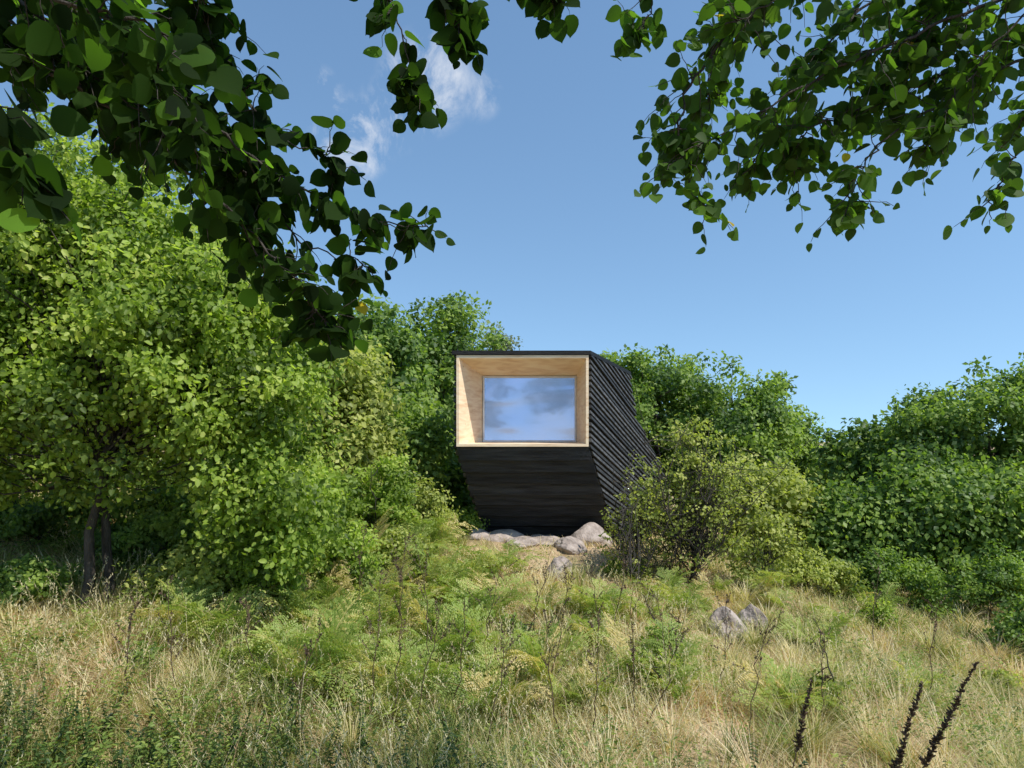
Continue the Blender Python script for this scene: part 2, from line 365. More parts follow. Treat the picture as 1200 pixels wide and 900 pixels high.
LB = [
 ([(-250, -250, 2.2), (-60, -60, 2.4), (140, 80, 2.5), (290, 180, 2.6), (400, 245, 2.7), (500, 268, 2.7)], 0.28, 0.02, 1.05),
 ([(-250, -120, 2.3), (-60, 20, 2.4), (120, 120, 2.5), (250, 230, 2.6), (330, 310, 2.6), (385, 380, 2.6)], 0.32, 0.02, 1.1),
 ([(-150, -300, 2.4), (60, -130, 2.5), (190, -30, 2.6), (250, 60, 2.7), (320, 150, 2.7), (390, 190, 2.7)], 0.28, 0.02, 1.0),
 ([(-150, -200, 2.4), (60, 0, 2.5), (200, 90, 2.6), (280, 190, 2.7), (350, 280, 2.7), (430, 310, 2.7)], 0.28, 0.02, 1.0),
 ([(-150, -100, 2.6), (60, 60, 2.7), (170, 130, 2.8), (240, 200, 2.8), (300, 290, 2.8)], 0.36, 0.02, 1.1),
 ([(100, -400, 2.4), (330, -180, 2.5), (430, -70, 2.6), (465, 20, 2.6), (485, 105, 2.6)], 0.22, 0.012, 0.9),
 ([(150, -400, 2.6), (430, -160, 2.7), (540, -70, 2.7), (590, -30, 2.7), (645, -15, 2.7)], 0.2, 0.012, 0.9),
 ([(200, -400, 2.6), (400, -180, 2.7), (480, -60, 2.7), (520, 0, 2.7), (540, 30, 2.7)], 0.22, 0.012, 0.8),
 ([(-350, -50, 1.5), (-120, 80, 1.5), (-20, 140, 1.5), (45, 215, 1.5)], 0.24, 0.015, 0.9),
 ([(-300, -200, 1.5), (-60, -60, 1.5), (80, 0, 1.5), (190, 40, 1.55)], 0.26, 0.015, 0.8),
 ([(-300, -300, 2.0), (-50, -120, 2.0), (100, 0, 2.1), (170, 60, 2.1), (220, 130, 2.2)], 0.40, 0.02, 1.3),
 ([(-300, -200, 2.7), (-50, -60, 2.9), (80, 30, 3.0), (170, 70, 3.1), (230, 150, 3.1)], 0.42, 0.02, 1.3),
 ([(-300, -100, 2.4), (-100, 0, 2.5), (20, 40, 2.5), (110, 90, 2.5), (190, 150, 2.5)], 0.4, 0.02, 1.3),
 ([(-200, -400, 2.4), (0, -260, 2.4), (120, -140, 2.5), (180, -60, 2.5), (235, 0, 2.5)], 0.40, 0.02, 1.4),
 ([(-300, -600, 2.8), (-100, -400, 2.8), (100, -260, 2.8), (250, -180, 2.8)], 0.6, 0.02, 1.2),  # unseen branch above the view, added to shade the left leaves
 ([(-400, -900, 2.4), (-100, -800, 2.4), (150, -760, 2.4), (420, -700, 2.4)], 0.7, 0.02, 1.0),  # added high out of view to keep sun off the left canopy
 ([(-400, -700, 2.0), (-100, -620, 2.0), (150, -560, 2.0), (420, -520, 2.0)], 0.7, 0.02, 1.0),  # another unseen branch, added as a sun blocker for the left mass
]
canopy('overhanging_tree', 'leafy hazel branches over the clearing, shade painted into the leaf colour', LB, (-4.2, -0.6, float(gz(-4.2, -.6))-0.05), 20, M_canopyD, leafL=(0.065, 0.115))
RB = [
 ([(1500, -350, 2.6), (1250, -200, 2.7), (1050, -90, 2.8), (900, 0, 2.8), (815, 90, 2.8), (795, 170, 2.8), (825, 245, 2.8)], 0.36, 0.025, 0.9),
 ([(1500, -200, 2.6), (1300, -60, 2.7), (1120, 20, 2.8), (980, 80, 2.8), (880, 140, 2.8), (785, 195, 2.8)], 0.36, 0.02, 1.0),
 ([(1500, -100, 2.7), (1330, 0, 2.8), (1200, 70, 2.9), (1090, 130, 2.9), (1010, 190, 2.9), (995, 245, 2.9)], 0.34, 0.02, 1.0),
 ([(1500, 0, 2.6), (1330, 80, 2.7), (1220, 150, 2.7), (1155, 240, 2.7)], 0.28, 0.015, 1.0),
 ([(1300, -400, 2.6), (1050, -230, 2.7), (880, -110, 2.8), (790, -30, 2.8), (745, 40, 2.8)], 0.28, 0.015, 1.0),
 ([(1450, -300, 3.0), (1230, -160, 3.1), (1080, -50, 3.1), (990, 30, 3.1), (920, 110, 3.1), (880, 200, 3.1)], 0.4, 0.02, 1.0),
 ([(1450, -350, 2.5), (1200, -220, 2.6), (1060, -120, 2.6), (960, -40, 2.7), (860, 30, 2.7)], 0.4, 0.02, 1.2),
 ([(1450, -250, 2.9), (1260, -110, 3.0), (1130, -30, 3.0), (1060, 50, 3.0), (1000, 120, 3.0)], 0.4, 0.02, 1.1),
 ([(1400, -450, 2.8), (1200, -300, 2.9), (1000, -230, 3.0), (850, -140, 3.0)], 0.45, 0.02, 0.9),  # top fill out of view, added to shade the right leaves
 ([(1500, -260, 2.8), (1300, -150, 2.9), (1180, -60, 2.9), (1110, 0, 2.9), (1060, 60, 2.9)], 0.36, 0.02, 1.0),
 ([(1400, -350, 3.2), (1150, -200, 3.3), (960, -80, 3.3), (850, 30, 3.3), (830, 120, 3.3)], 0.4, 0.02, 1.0),
 ([(1500, -50, 3.1), (1330, 30, 3.2), (1240, 90, 3.2), (1190, 150, 3.2)], 0.34, 0.015, 1.0),
 ([(1500, -150, 3.0), (1300, -20, 3.0), (1150, 60, 3.0), (1060, 110, 3.0), (950, 150, 3.0), (930, 200, 3.0)], 0.34, 0.015, 1.1),
 ([(1500, -150, 2.8), (1330, -60, 2.8), (1200, 20, 2.8), (1130, 100, 2.8), (1090, 170, 2.8)], 0.34, 0.015, 1.0),
]
canopy('overhanging_tree', 'leafy hazel branches with green leaves hanging against the sky', RB, (4.6, -0.2, float(gz(4.6, -.2))-0.05), 22, M_canopy, leafL=(0.058, 0.095))

# ---------------------------------------------------------------- cabin
def charred(name, axis_scale, c0=(0.005, 0.005, 0.0055), c1=(0.024, 0.024, 0.025), spec=0.25, isl=(.5, 1.0)):
    return noisy(name, [(0.3, c0), (0.75, c1)], 3, 10, rough=0.6, bump=0.5, bscale=18, stretch=axis_scale, spec=spec, island=isl)
M_charX = charred('charred_board_front', (0.5, 4, 6)); M_charY = charred('charred_board_side', (4, 0.5, 6), (0.03, 0.03, 0.031), (0.16, 0.157, 0.155), .5, (.2, 1.0))
def woodmat():
    m, nt, out = newmat('larch_wood'); N = nt.nodes; Lk = nt.links
    tc = N.new('ShaderNodeTexCoord'); mp = N.new('ShaderNodeMapping'); mp.inputs['Scale'].default_value = (1.2, 1.2, 7)
    Lk.new(tc.outputs['Object'], mp.inputs[0])
    n = N.new('ShaderNodeTexNoise'); n.inputs['Scale'].default_value = 2.2; n.inputs['Detail'].default_value = 8; n.inputs['Distortion'].default_value = 0.6
    Lk.new(mp.outputs[0], n.inputs['Vector'])
    r = ramp(nt, [(0.3, (0.72, 0.49, 0.29)), (0.5, (0.85, 0.64, 0.42)), (0.72, (0.92, 0.76, 0.54))]); Lk.new(n.outputs[0], r.inputs[0])
    v = N.new('ShaderNodeTexVoronoi'); v.inputs['Scale'].default_value = 3.2; Lk.new(tc.outputs['Object'], v.inputs['Vector'])
    kr = ramp(nt, [(0.03, (0.45, 0.28, 0.16)), (0.075, (1, 1, 1))]); Lk.new(v.outputs['Distance'], kr.inputs[0])
    mx = N.new('ShaderNodeMix'); mx.data_type = 'RGBA'; mx.blend_type = 'MULTIPLY'; mx.inputs[0].default_value = 0.8
    Lk.new(r.outputs[0], mx.inputs[6]); Lk.new(kr.outputs[0], mx.inputs[7])
    p = N.new('ShaderNodeBsdfPrincipled'); p.inputs['Roughness'].default_value = 0.6; Lk.new(mx.outputs[2], p.inputs['Base Color'])
    Lk.new(p.outputs[0], out.inputs[0]); return m
M_wood = woodmat()
M_frame = noisy('pale_window_frame', [(0.3, (0.6, 0.58, 0.56)), (0.7, (0.78, 0.76, 0.73))], 8, rough=0.5, bump=0.05)
def glassmat():
    m, nt, out = newmat('window_glass'); N = nt.nodes; Lk = nt.links
    tc = N.new('ShaderNodeTexCoord'); mp = N.new('ShaderNodeMapping'); mp.inputs['Scale'].default_value = (0.5, 1, 1.5); Lk.new(tc.outputs['Object'], mp.inputs[0])
    n = N.new('ShaderNodeTexNoise'); n.inputs['Scale'].default_value = 1.2; n.inputs['Detail'].default_value = 1; Lk.new(mp.outputs[0], n.inputs['Vector'])
    b = N.new('ShaderNodeBump'); b.inputs['Strength'].default_value = 0.22; b.inputs['Distance'].default_value = 0.1; Lk.new(n.outputs[0], b.inputs['Height'])
    def gl(r, c):
        g_ = N.new('ShaderNodeBsdfGlossy'); g_.inputs['Roughness'].default_value = r; g_.inputs['Color'].default_value = c; Lk.new(b.outputs[0], g_.inputs['Normal']); return g_
    g1 = gl(0.24, (0.62, 0.72, 0.98, 1)); g2 = gl(0.07, (0.60, 0.70, 0.98, 1))
    m1 = N.new('ShaderNodeMixShader'); m1.inputs[0].default_value = 0.35; Lk.new(g1.outputs[0], m1.inputs[1]); Lk.new(g2.outputs[0], m1.inputs[2])
    df = N.new('ShaderNodeBsdfDiffuse'); df.inputs[0].default_value = (0.06, 0.075, 0.14, 1)
    ms = N.new('ShaderNodeMixShader'); ms.inputs[0].default_value = 0.85
    Lk.new(df.outputs[0], ms.inputs[1]); Lk.new(m1.outputs[0], ms.inputs[2]); Lk.new(ms.outputs[0], out.inputs[0]); return m
M_glass = glassmat()

Y0 = 13.0
xr = lambda y: 1.46+0.45*(y-Y0)
xl = lambda y: -1.06+0.34*(y-Y0)
cb = np.array([0.6, 15.0, float(gz(.6, 15))])
cab = empty('timber_cabin', cb, 'small black charred timber cabin with wood lined picture window', 'cabin')
prof = [(13.03, 3.60), (15.6, 3.47), (16.05, 2.5), (18.6, 1.3), (18.9, -0.8), (15.1, -0.8), (13.03, 1.86)]
V = []; 
for (y, z) in prof: V.append((xr(y)-0.02, y, z))
for (y, z) in prof: V.append((xl(y)+0.02, y, z))
n = len(prof)
Fc = [tuple(range(n)), tuple(range(2*n-1, n-1, -1))]+[(i, i+n, (i+1) % n+n, (i+1) % n) for i in range(n-1)]
V = [np.array(v)-cb for v in V]
obj('wall', bmesh_from('wall_shell', V, Fc, M_charX), cab, label='black wall behind the cladding')

def clip(poly, a, b, c):
    out = []
    for i in range(len(poly)):
        p = poly[i]; q = poly[(i+1) % len(poly)]
        dp = a*p[0]+b*p[1]-c; dq = a*q[0]+b*q[1]-c
        if dp <= 0: out.append(p)
        if (dp < 0 < dq) or (dq < 0 < dp):
            t = dp/(dp-dq); out.append((p[0]+t*(q[0]-p[0]), p[1]+t*(q[1]-p[1])))
    return out
def cladding(fx, nsign, k):
    V = []; Fc = []
    nl = math.hypot(1, k); nv = np.array([1, -k, 0])/nl*nsign
    w = 0.108
    lo = -1.5
    for i in range(90):
        sl = -0.32+rng.normal(0, 0.003)
        c0 = lo+i*w+rng.normal(0, 0.004); c1 = c0+w*rng.uniform(0.5, 0.64)
        e = rng.uniform(0.0, 0.55); s0 = rng.uniform(-0.05, 0.01)
        pl = [(13.0, 3.60), (15.6+e*.4, 3.50), (16.05+e*.6, 2.5), (18.6+e, 1.3), (18.95+e, -0.8), (15.05+s0*.3, -0.8), (13.0, 1.86)]
        q = clip(pl, -sl, 1, c1-sl*13); q = clip(q, sl, -1, -(c0-sl*13))
        if len(q) < 3: continue
        b = len(V); m = len(q); j = rng.uniform(-0.004, 0.014)
        fr = []
        for (u, v) in q:
            f = ((v-sl*(u-13))-c0)/w
            fr.append(np.array([fx(u), u, v])+nv*(0.028+j+0.022*(1-f)))
        bk = [np.array([fx(u), u, v])-nv*0.004 for (u, v) in q]
        V += [p-cb for p in fr]+[p-cb for p in bk]
        Fc.append(tuple(range(b, b+m))); Fc.append(tuple(range(b+2*m-1, b+m-1, -1)))
        for a in range(m): Fc.append((b+a, b+m+a, b+m+(a+1) % m, b+(a+1) % m))
    return V, Fc
V, Fc = cladding(xr, 1, 0.45); obj('cladding', bmesh_from('cladding_side', V, Fc, M_charY), cab)
V, Fc = cladding(xl, -1, 0.34); obj('cladding', bmesh_from('cladding_side_b', V, Fc, M_charY), cab)
V = []; Fc = []
p0 = np.array([13.0, 1.87]); p1 = np.array([15.1, -0.68]); dd = (p1-p0); nn = np.array([dd[1], -dd[0]]); nn /= np.linalg.norm(nn)
NB = 11
for i in range(NB):
    a = p0+dd*i/NB; c = p0+dd*(i+0.93)/NB
    j = rng.uniform(-0.004, 0.012)
    o1 = 0.012+j; o2 = 0.10+j
    nseg = 16
    rows = []
    for (pt, o) in ((a, o1), (c, o2), (c, 0.0), (a, 0.0)):
        row = []
        for s in range(nseg+1):
            f = s/nseg; xx = xl(pt[0])-0.02*(i % 2)+(xr(pt[0])-xl(pt[0])+0.03*(i % 2))*f
            wv = 0.012*math.sin(f*9+i*1.7)+0.006*math.sin(f*23+i) if o == o2 else 0
            q = pt+nn*(o+wv)
            row.append(np.array([xx, q[0], q[1]+(wv*1.2)])-cb)
        rows.append(row)
    b = len(V)
    for r_ in rows: V += r_
    K = nseg+1
    for r0 in range(4):
        r1 = (r0+1) % 4
        for s in range(nseg): Fc.append((b+r0*K+s, b+r0*K+s+1, b+r1*K+s+1, b+r1*K+s))
    Fc.append((b, b+K, b+2*K, b+3*K)); Fc.append((b+K-1, b+4*K-1, b+3*K-1, b+2*K-1))
M_under = charred('charred_board_underside', (0.5, 4, 6), (0.014, 0.014, 0.016), (0.075, 0.075, 0.081), .35, (.4, 1.0))
obj('underside', bmesh_from('underside', V, Fc, M_under), cab, label='black overlapping boards on the sloping underside')
def prism(pr, fl, fr, mat, name):
    V = [np.array([fr(y), y, z])-cb for (y, z) in pr]+[np.array([fl(y), y, z])-cb for (y, z) in pr]
    n = len(pr)
    return bmesh_from(name, V, [tuple(range(n)), tuple(range(2*n-1, n-1, -1))]+[(i, i+n, (i+1) % n+n, (i+1) % n) for i in range(n)], mat)
obj('roof', prism([(12.93, 3.61), (12.93, 3.685), (15.68, 3.56), (15.74, 3.5), (15.62, 3.485)], lambda y: xl(y)-0.06, lambda y: xr(y)+0.06, M_charX, 'roof'), cab)
O = [(-1.055, 1.865), (1.455, 1.865), (1.455, 3.60), (-1.055, 3.60)]
I0 = [(-1.005, 1.915), (1.405, 1.915), (1.405, 3.545), (-1.005, 3.545)]
I1 = [(-0.60, 1.945), (1.32, 1.945), (1.32, 3.30), (-0.60, 3.30)]
O1 = [(-0.66, 1.89), (1.37, 1.89), (1.37, 3.36), (-0.66, 3.36)]
ya, yb = 12.955, 14.0
def P3(l, y): return [np.array([x, y, z])-cb for x, z in l]
V = P3(O, ya)+P3(I0, ya)+P3(I1, yb)+P3(O1, yb)
Fc = []
for i in range(4):
    j = (i+1) % 4
    Fc += [(i, j, 4+j, 4+i), (4+i, 4+j, 8+j, 8+i), (8+i, 8+j, 12+j, 12+i), (12+i, 12+j, j, i)]
obj('window_surround', bmesh_from('window_surround', V, Fc, M_wood), cab, label='pale larch boards lining the deep window recess')
wE = bpy.data.objects.new('window', None); COL.objects.link(wE); wE.parent = cab
def framebox(o, i, y0, y1):
    V = P3(o, y0)+P3(i, y0)+P3(i, y1)+P3(o, y1); Fc = []
    for a in range(4):
        c = (a+1) % 4
        Fc += [(a, c, 4+c, 4+a), (4+a, 4+c, 8+c, 8+a), (8+a, 8+c, 12+c, 12+a), (12+a, 12+c, c, a)]
    return V, Fc
o = [(-0.598, 1.948), (1.318, 1.948), (1.318, 3.297), (-0.598, 3.297)]
i_ = [(-0.565, 1.985), (1.285, 1.985), (1.285, 3.262), (-0.565, 3.262)]
V, Fc = framebox(o, i_, 13.95, 14.03); obj('frame', bmesh_from('frame', V, Fc, M_frame), wE)
V = P3(i_, 13.99); V += P3(i_, 14.01)
obj('glass_pane', bmesh_from('glass_pane', V, [(0, 1, 2, 3), (7, 6, 5, 4), (0, 4, 5, 1), (1, 5, 6, 2), (2, 6, 7, 3), (3, 7, 4, 0)], M_glass), wE)

# ---------------------------------------------------------------- rocks
def rock(px, d, sx, sy, sz, seed, label):
    import bmesh
    bm = bmesh.new(); bmesh.ops.create_icosphere(bm, subdivisions=5, radius=1)
    for v in bm.verts:
        p = v.co.copy(); s = Vector((seed*3.1, seed*1.7, 0))
        f = 1+0.4*mnoise.noise(p*0.8+s)+0.14*mnoise.noise(p*2.1+s)+0.04*mnoise.noise(p*6+s)+0.015*mnoise.noise(p*14+s)
        q = p*f
        for ax, lim in ((Vector((0.3, -0.7, 0.6)).normalized(), 0.75), (Vector((-0.6, -0.3, 0.7)).normalized(), 0.78), (Vector((0.8, 0.1, 0.5)).normalized(), 0.82), (Vector((-0.2, -0.9, 0.1)).normalized(), 0.85)):
            dd_ = q.dot(ax)
            if dd_ > lim: q -= ax*(dd_-lim)*0.55
        v.co = Vector((q.x*sx, q.y*sy, q.z*sz))
    me = bpy.data.meshes.new('rock'); bm.to_mesh(me); bm.free(); me.materials.append(M_rock)
    me.polygons.foreach_set('use_smooth', np.ones(len(me.polygons), bool))
    x = (px-600)/F*d
    o = obj('rock', me, label=label, cat='rock', group='granite rocks on the slope'); o.location = (x, d, float(gz(x, d))+sz*0.12); o.rotation_euler = (0, 0, seed*.4)
lbl = 'beige granite rock half buried in the grass'
RK = [(588, 13.9, .5, .35, .20), (694, 13.9, .46, .4, .34), (640, 13.8, .5, .4, .13), (614, 13.4, .38, .35, .15), (667, 13.1, .36, .32, .2), (850, 9.9, .32, .26, .36), (880, 10.4, .24, .2, .28), (560, 13.9, .3, .3, .18), (655, 11.6, .26, .22, .34)]
for k, (px, d, sx, sy, sz) in enumerate(RK):
    rock(px, d, sx, sy, sz, k+1, lbl if k > 1 else 'beige granite boulder under the black cabin')
def nearrock(x, y, m=0.35):
    for (px, d, sx, sy, sz) in RK:
        if abs(x-(px-600)/F*d) < sx+m*.5 and -0.1 < d-y < m+1.0: return True
    return False

# ---------------------------------------------------------------- ferns
def fern_mesh(seed, nf=8):
    r = np.random.default_rng(seed); g = Geo(); 
    for f in range(nf):
        az = f/nf*6.28+r.uniform(-.4, .4); Lf = r.uniform(0.5, 1.05); lean = r.uniform(0.25, 0.95)
        t = np.linspace(0, 1, 16)
        tw = r.normal(0, .25)
        rad = Lf*(lean*t+0.35*t*t)*0.8; z = Lf*(1.1*t-0.55*lean*t*t-0.2*t**3)
        h = np.array([math.cos(az), math.sin(az), 0]); sd = np.array([-math.sin(az), math.cos(az), tw]); sd /= np.linalg.norm(sd)
        P = rad[:, None]*h+z[:, None]*np.array([0, 0, 1.])+(t**2*r.normal(0, .12))[:, None]*sd; g.tube(P, np.linspace(0.006, 0.0012, 16), 4, 0.9)
        ft = r.uniform(0.1, 0.8)+(0.5 if r.uniform() < 0.18 else 0)
        for i in range(4, 16):
            u = (i-4)/11; 
            tg = P[i]-P[i-1]; tg /= np.linalg.norm(tg)
            for sg in (1, -1):
                pl = (Lf*0.42*(1-u)**0.8+0.02)*r.uniform(.75, 1.1)
                dr = sd*sg*0.9+tg*0.5+r.normal(0, .16, 3); dr /= np.linalg.norm(dr)
                m = max(3, int(pl/0.028)); s = (np.arange(m)+0.5)/m
                B = P[i]+dr*(s*pl)[:, None]+np.array([0, 0, -1.])*(s**2*pl*r.uniform(.05, .4))[:, None]
                ll = (0.068*(1-u*.6))*(1-s*0.75)+0.008
                up = np.cross(sd, tg); up = up if up[2] > 0 else -up
                for s2 in (1, -1):
                    D = np.tile(tg*s2+dr*0.5, (m, 1))
                    g.leaves(B, D, np.tile(up, (m, 1))+r.normal(0, .3, (m, 3)), ll, np.full(m, 0.024), np.clip(ft+r.normal(0, .1, m), 0, 1), 'tiny')
    return g.mesh('bracken_fern', M_fern)
FM = [fern_mesh(s, 5+s % 4) for s in (1, 2, 3, 4, 5, 6)]
def put_fern(x, y, s):
    o = obj('bracken_fern', FM[rng.integers(6)], label='light green bracken fern in dry grass', cat='fern', group='bracken ferns on the slope')
    o.location = (x, y, float(gz(x, y))-0.02); o.rotation_euler = (rng.uniform(-.25, .25), rng.uniform(-.25, .25), rng.uniform(0, 6.28)); o.scale = (s, s, s*rng.uniform(.9, 1.6))
for (px, d0, d1, sp, n_) in [(540, 6.4, 11, 130, 42), (440, 6.8, 12.5, 110, 36), (310, 6.8, 10, 140, 24), (660, 6.8, 11.3, 110, 22), (770, 7.5, 11, 100, 16), (940, 8.5, 13, 90, 16), (480, 10.5, 13, 60, 16), (880, 7, 12, 220, 16)]:
    for _ in range(n_):
        d = rng.uniform(d0, d1); x = (px+rng.normal(0, sp*0.7)-600)/F*d
        if (abs(x-0.45) < 0.9 and d > 11.6) or nearrock(x, d): continue
        put_fern(x, d, rng.uniform(0.3, 0.95)*(1.1 if x < 0.3 else 0.85))

# ---------------------------------------------------------------- grass
def field(n, d0, d1, pw):
    u = rng.uniform(0, 1, n); d = (d0**(pw)+(d1**pw-d0**pw)*u)**(1/pw)
    x = rng.uniform(-0.92, 0.92, n)*d+rng.normal(0, .2, n)
    return x, d
g = Geo()
N_ = 230000
x, y = field(N_, 3.6, 19, 1.1)
dens = wob(x, y, 1.1, off=5)
def strawv(x, y, s=.18):
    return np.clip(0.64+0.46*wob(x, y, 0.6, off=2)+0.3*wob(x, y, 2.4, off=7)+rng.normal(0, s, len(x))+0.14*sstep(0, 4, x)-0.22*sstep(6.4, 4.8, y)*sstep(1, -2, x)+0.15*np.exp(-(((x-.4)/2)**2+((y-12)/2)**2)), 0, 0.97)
straw = strawv(x, y)
straw[rng.uniform(size=N_) < 0.03+0.25*sstep(0.15, 0.6, wob(x, y, 0.9, off=8))] = 1.0
Ln = rng.uniform(0.08, 0.34, N_)*(1+0.6*dens)*(1+0.35*sstep(7, 5, y))*(1-0.3*sstep(8, 12, y))
cl = np.exp(-(((x-0.6)/1.8)**2+((y-13.6)/1.2)**2)); kp = (rng.uniform(size=N_) > cl*0.8) & ~((x > xl(y)) & (x < xr(y)) & (y > 14.2))
bare = wob(x, y, 1.5, off=9)
kp &= ~((bare > 0.25) & (rng.uniform(size=N_) < 0.7))
z = gz(x, y)
P = np.stack([x, y, z-0.01], 1)
az = rng.uniform(0, 6.28, N_); h = np.stack([np.cos(az), np.sin(az), np.zeros(N_)], 1)
lean = rng.uniform(0, 0.8, N_)[:, None]
D = np.array([0, 0, 1.])+h*lean+np.stack([-0.12+0.45*wob(x, y, 1.9, off=1), 0.45*wob(x, y, 1.6, off=6), np.zeros(N_)], 1)
wd = rng.uniform(0.003, 0.007, N_)*(0.6+y/9)
bd = Ln*rng.uniform(0.1, 1.0, N_)
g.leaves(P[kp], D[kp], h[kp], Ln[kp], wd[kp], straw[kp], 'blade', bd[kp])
nt_ = 620; tx, ty = field(nt_, 4.2, 13, 1.5); tt_ = strawv(tx, ty, .25)
k_ = rng.integers(0, nt_, nt_*80); m_ = len(k_)
ok = ~((np.abs(tx[k_]-0.5) < 1.4) & (ty[k_] > 11.8)); k_ = k_[ok]; m_ = len(k_)
az = rng.uniform(0, 6.28, m_); h = np.stack([np.cos(az), np.sin(az), np.zeros(m_)], 1); rr = np.abs(rng.normal(0, .06, m_))
P = np.stack([tx[k_]+np.cos(az)*rr, ty[k_]+np.sin(az)*rr, gz(tx[k_], ty[k_])-.01], 1)
sz_ = rng.uniform(.6, 1.3, nt_)[k_]
Ln = rng.uniform(.25, .6, m_)*sz_*(1-.25*sstep(7, 12, ty[k_])); D = np.array([0, 0, 1.])+h*rng.uniform(.1, .7, m_)[:, None]
g.leaves(P, D, h, Ln, rng.uniform(.003, .007, m_)*(.6+ty[k_]/10), np.clip(tt_[k_]+rng.normal(0, .12, m_), 0, .97), 'blade', Ln*rng.uniform(.2, .9, m_))
n2 = 5200
x, y = field(n2, 4.2, 11, 1.4)
kp = wob(x, y, 0.8, off=1) > -0.1
x = x[kp]; y = y[kp]; n2 = len(x)
P = np.stack([x, y, gz(x, y)], 1); az = rng.uniform(0, 6.28, n2); h = np.stack([np.cos(az), np.sin(az), np.zeros(n2)], 1)
Ln = rng.uniform(0.3, 0.75, n2)*(1-0.3*sstep(7, 11, y)); D = np.array([0, 0, 1.])+h*0.3
tn = np.clip(rng.normal(0.82, 0.08, n2), 0, 1); bd = Ln*rng.uniform(0.05, 0.35, n2)
g.leaves(P, D, h, Ln, np.full(n2, 0.003)*(0.5+y/7), tn, 'blade', bd)
Dn = nrmz(D); S = nrmz(np.cross(Dn, h)); Nn = np.cross(S, Dn)
for k in range(9):
    t = 0.76+0.03*k
    Q = P+Dn*(Ln*t)[:, None]+Nn*(bd*t**2.2)[:, None]
    g.leaves(Q, Dn*0.9+rng.normal(0, .4, (n2, 3)), rng.normal(0, 1, (n2, 3)), np.full(n2, 0.03)*(0.7+y/14), np.full(n2, 0.006)*(0.7+y/10), np.clip(tn+0.05, 0, 1), 'tiny')
obj('grass', g.mesh('grass', M_grass), kind='stuff', label='tall dry straw coloured and green meadow grass', cat='grass')

g = Geo()
npl = 8000
x, y = field(npl, 4, 16, 1.5)
kp = (wob(x, y, 0.9, off=4)+0.7*sstep(-0.2, -2.6, x)*sstep(8, 5, y)-0.25*sstep(0, 3, x) + rng.normal(0, .3, npl)) > 0.12
x = x[kp]; y = y[kp]
for px_, py_ in zip(x, y):
    if py_ > 14.2 and xl(py_) < px_ < xr(py_): continue
    if (abs(px_-0.5) < 1.3 and py_ > 12.3) or nearrock(px_, py_): continue
    hgt = rng.uniform(0.12, 0.5)*(1.2 if px_ < -1 else 1.0); m = int(10+hgt*50)
    if rng.uniform() < .05: hgt *= 1.7
    t = rng.uniform(0.1, 1, m); a = rng.uniform(0, 6.28, m); ln = rng.normal(0, .18, 2)
    B = np.stack([px_+ln[0]*t*hgt+0.05*np.cos(a)*rng.uniform(0, 1.5, m), py_+ln[1]*t*hgt+0.05*np.sin(a), gz(px_, py_)+t*hgt], 1)
    D = np.stack([np.cos(a), np.sin(a), rng.uniform(-.3, .7, m)], 1)
    Lf = rng.uniform(0.025, 0.06, m)
    g.leaves(B, D, np.array([0, 0, 1.])+rng.normal(0, .4, (m, 3)), Lf, Lf*0.45, np.clip(rng.normal(rng.uniform(.1, .9), .12, m), 0, 1), 'lo')
obj('undergrowth', g.mesh('undergrowth', M_herb), kind='stuff', label='low leafy green herbs among the meadow grass', cat='undergrowth')

g = Geo()
M_nettle = foliage('painted_shade_nettle_leaf', [(0, (0.03, 0.055, 0.014)), (0.6, (0.08, 0.13, 0.03)), (1, (0.16, 0.22, 0.05))], 0.3)  # nettle green darkened to paint shade into the lower left corner
for k in range(260):
    px_ = (-4.4+rng.uniform(0, 1)**1.5*4.4) if k < 225 else rng.uniform(1.0, 3.8); py_ = rng.uniform(4.4, 6.0); hgt = rng.uniform(0.25, 0.65)*(1 if k < 225 else 0.7)
    m = 26; t = np.repeat(np.linspace(.2, 1, m//2), 2); a = np.arange(m)*1.57+np.repeat(np.arange(m//2), 2)*0.3; a[1::2] = a[0::2]+math.pi
    ln = rng.normal(0, .25, 2)
    B = np.stack([px_+ln[0]*t*hgt, py_+ln[1]*t*hgt, gz(px_, py_)+t*hgt], 1)
    g.tube(np.array([[px_, py_, float(gz(px_, py_))], [px_+ln[0]*hgt, py_+ln[1]*hgt, float(gz(px_, py_))+hgt]]), [0.003, 0.0015], 4, 0.3)
    D = np.stack([np.cos(a), np.sin(a), np.full(m, -0.15)], 1)+rng.normal(0, .25, (m, 3)); Lf = 0.085*(1.15-0.7*t)*rng.uniform(.6, 1.1)
    g.leaves(B, D, np.array([0, 0, 1.])+rng.normal(0, .25, (m, 3)), Lf, Lf*0.5, np.clip(rng.normal(rng.uniform(.0, .5), .12, m), 0, 1), 'lo')
obj('nettles', g.mesh('nettles', M_nettle), kind='stuff', label='nettles in the near grass, green darkened as painted shade', cat='nettles')

